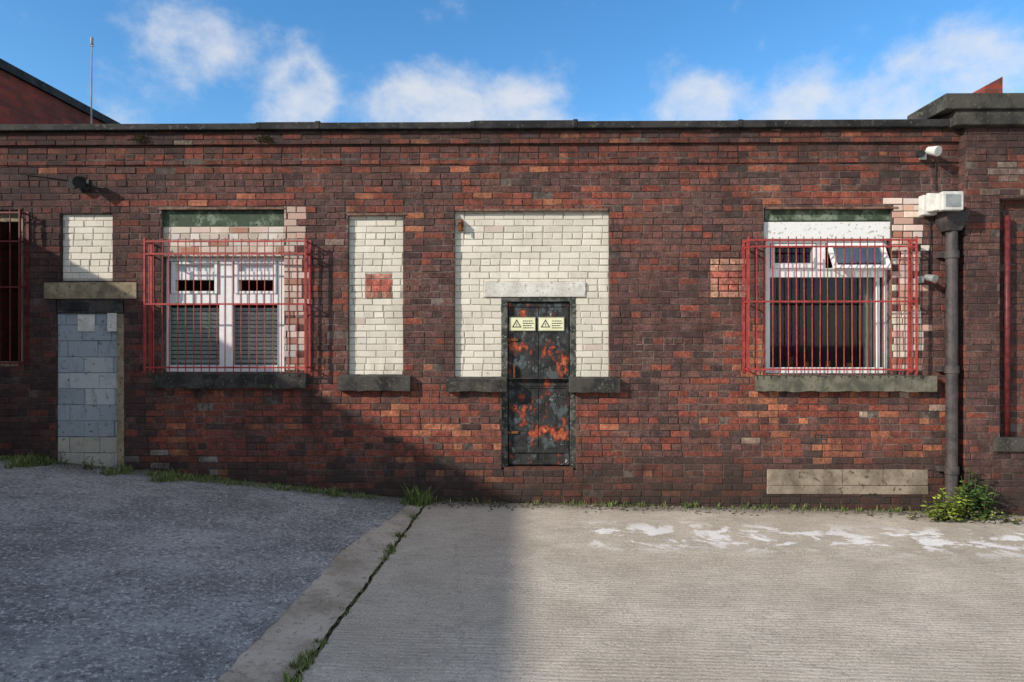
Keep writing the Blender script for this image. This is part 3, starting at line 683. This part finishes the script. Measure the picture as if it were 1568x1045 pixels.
for (px,py,s,a) in((235,30,.06,.22),(300,80,.06,.26),(350,60,.05,.16),(460,100,.03,.24),(480,145,.045,.46),(430,175,.045,.42),(600,160,.04,.44),(690,170,.045,.46),(640,190,.06,.3),(820,170,.05,.42),(760,185,.05,.3),(1070,155,.045,.48),(1060,185,.05,.3),(1260,170,.05,.40),(1360,150,.03,.26),(1410,105,.04,.28),(1480,70,.04,.24),(1530,130,.06,.32),(1420,160,.06,.3),(1200,185,.05,.3),(185,188,.035,.40),(950,190,.05,.22),(1165,72,.012,.16),(1125,18,.012,.18)):
    d=ray(px,py).normalized(); vm=N.new('ShaderNodeVectorMath'); vm.operation='DISTANCE'; L(tc.outputs['Generated'],vm.inputs[0]); vm.inputs[1].default_value=d
    q=m2('DIVIDE',vm.outputs['Value'],s); q=m2('MULTIPLY',q,q); q=m2('MULTIPLY',m2('EXPONENT',m2('MULTIPLY',q,-1.0)),a)
    tot=q if tot is None else m2('ADD',tot,q)
# unseen broken cloud added overhead and behind the viewer to boost fill light
sp=N.new('ShaderNodeSeparateXYZ'); L(tc.outputs['Generated'],sp.inputs[0])
bk=N.new('ShaderNodeMapRange'); L(sp.outputs[1],bk.inputs[0]); bk.inputs[1].default_value=.55; bk.inputs[2].default_value=-.1; bk.inputs[3].default_value=0; bk.inputs[4].default_value=.42
cl=m2('ADD',m2('ADD',nz.outputs['Fac'],m2('MINIMUM',tot,.42)),bk.outputs[0])
mr=N.new('ShaderNodeMapRange'); mr.interpolation_type='SMOOTHSTEP'; L(cl,mr.inputs[0]); mr.inputs[1].default_value=.58; mr.inputs[2].default_value=1.10; mr.inputs[4].default_value=.80
mx=N.new('ShaderNodeMix'); mx.data_type='RGBA'; L(mr.outputs[0],mx.inputs[0]); 
hs=N.new('ShaderNodeHueSaturation'); hs.inputs['Saturation'].default_value=1.28; hs.inputs['Value'].default_value=1.60; L(sky.outputs[0],hs.inputs['Color'])
L(hs.outputs[0],mx.inputs[6]); mx.inputs[7].default_value=(6.2,6.2,6.3,1)
L(mx.outputs[2],bg.inputs['Color']); bg.inputs['Strength'].default_value=.135
sl=bpy.data.lights.new('sun','SUN'); sl.energy=4.7; sl.angle=math.radians(1.0); sl.color=(1,.93,.84)
so=bpy.data.objects.new('sun',sl); scene.collection.objects.link(so); so.rotation_euler=sd.to_track_quat('-Z','Y').to_euler()
cam=bpy.data.cameras.new('camera'); cam.lens=24; cam.sensor_width=36; cam.clip_end=2000
co=bpy.data.objects.new('camera',cam); scene.collection.objects.link(co); co.location=(0,-D,H); co.rotation_euler=(math.radians(90),0,YAW); scene.camera=co
scene.view_settings.view_transform='Standard'; scene.view_settings.look='None'; scene.view_settings.exposure=0
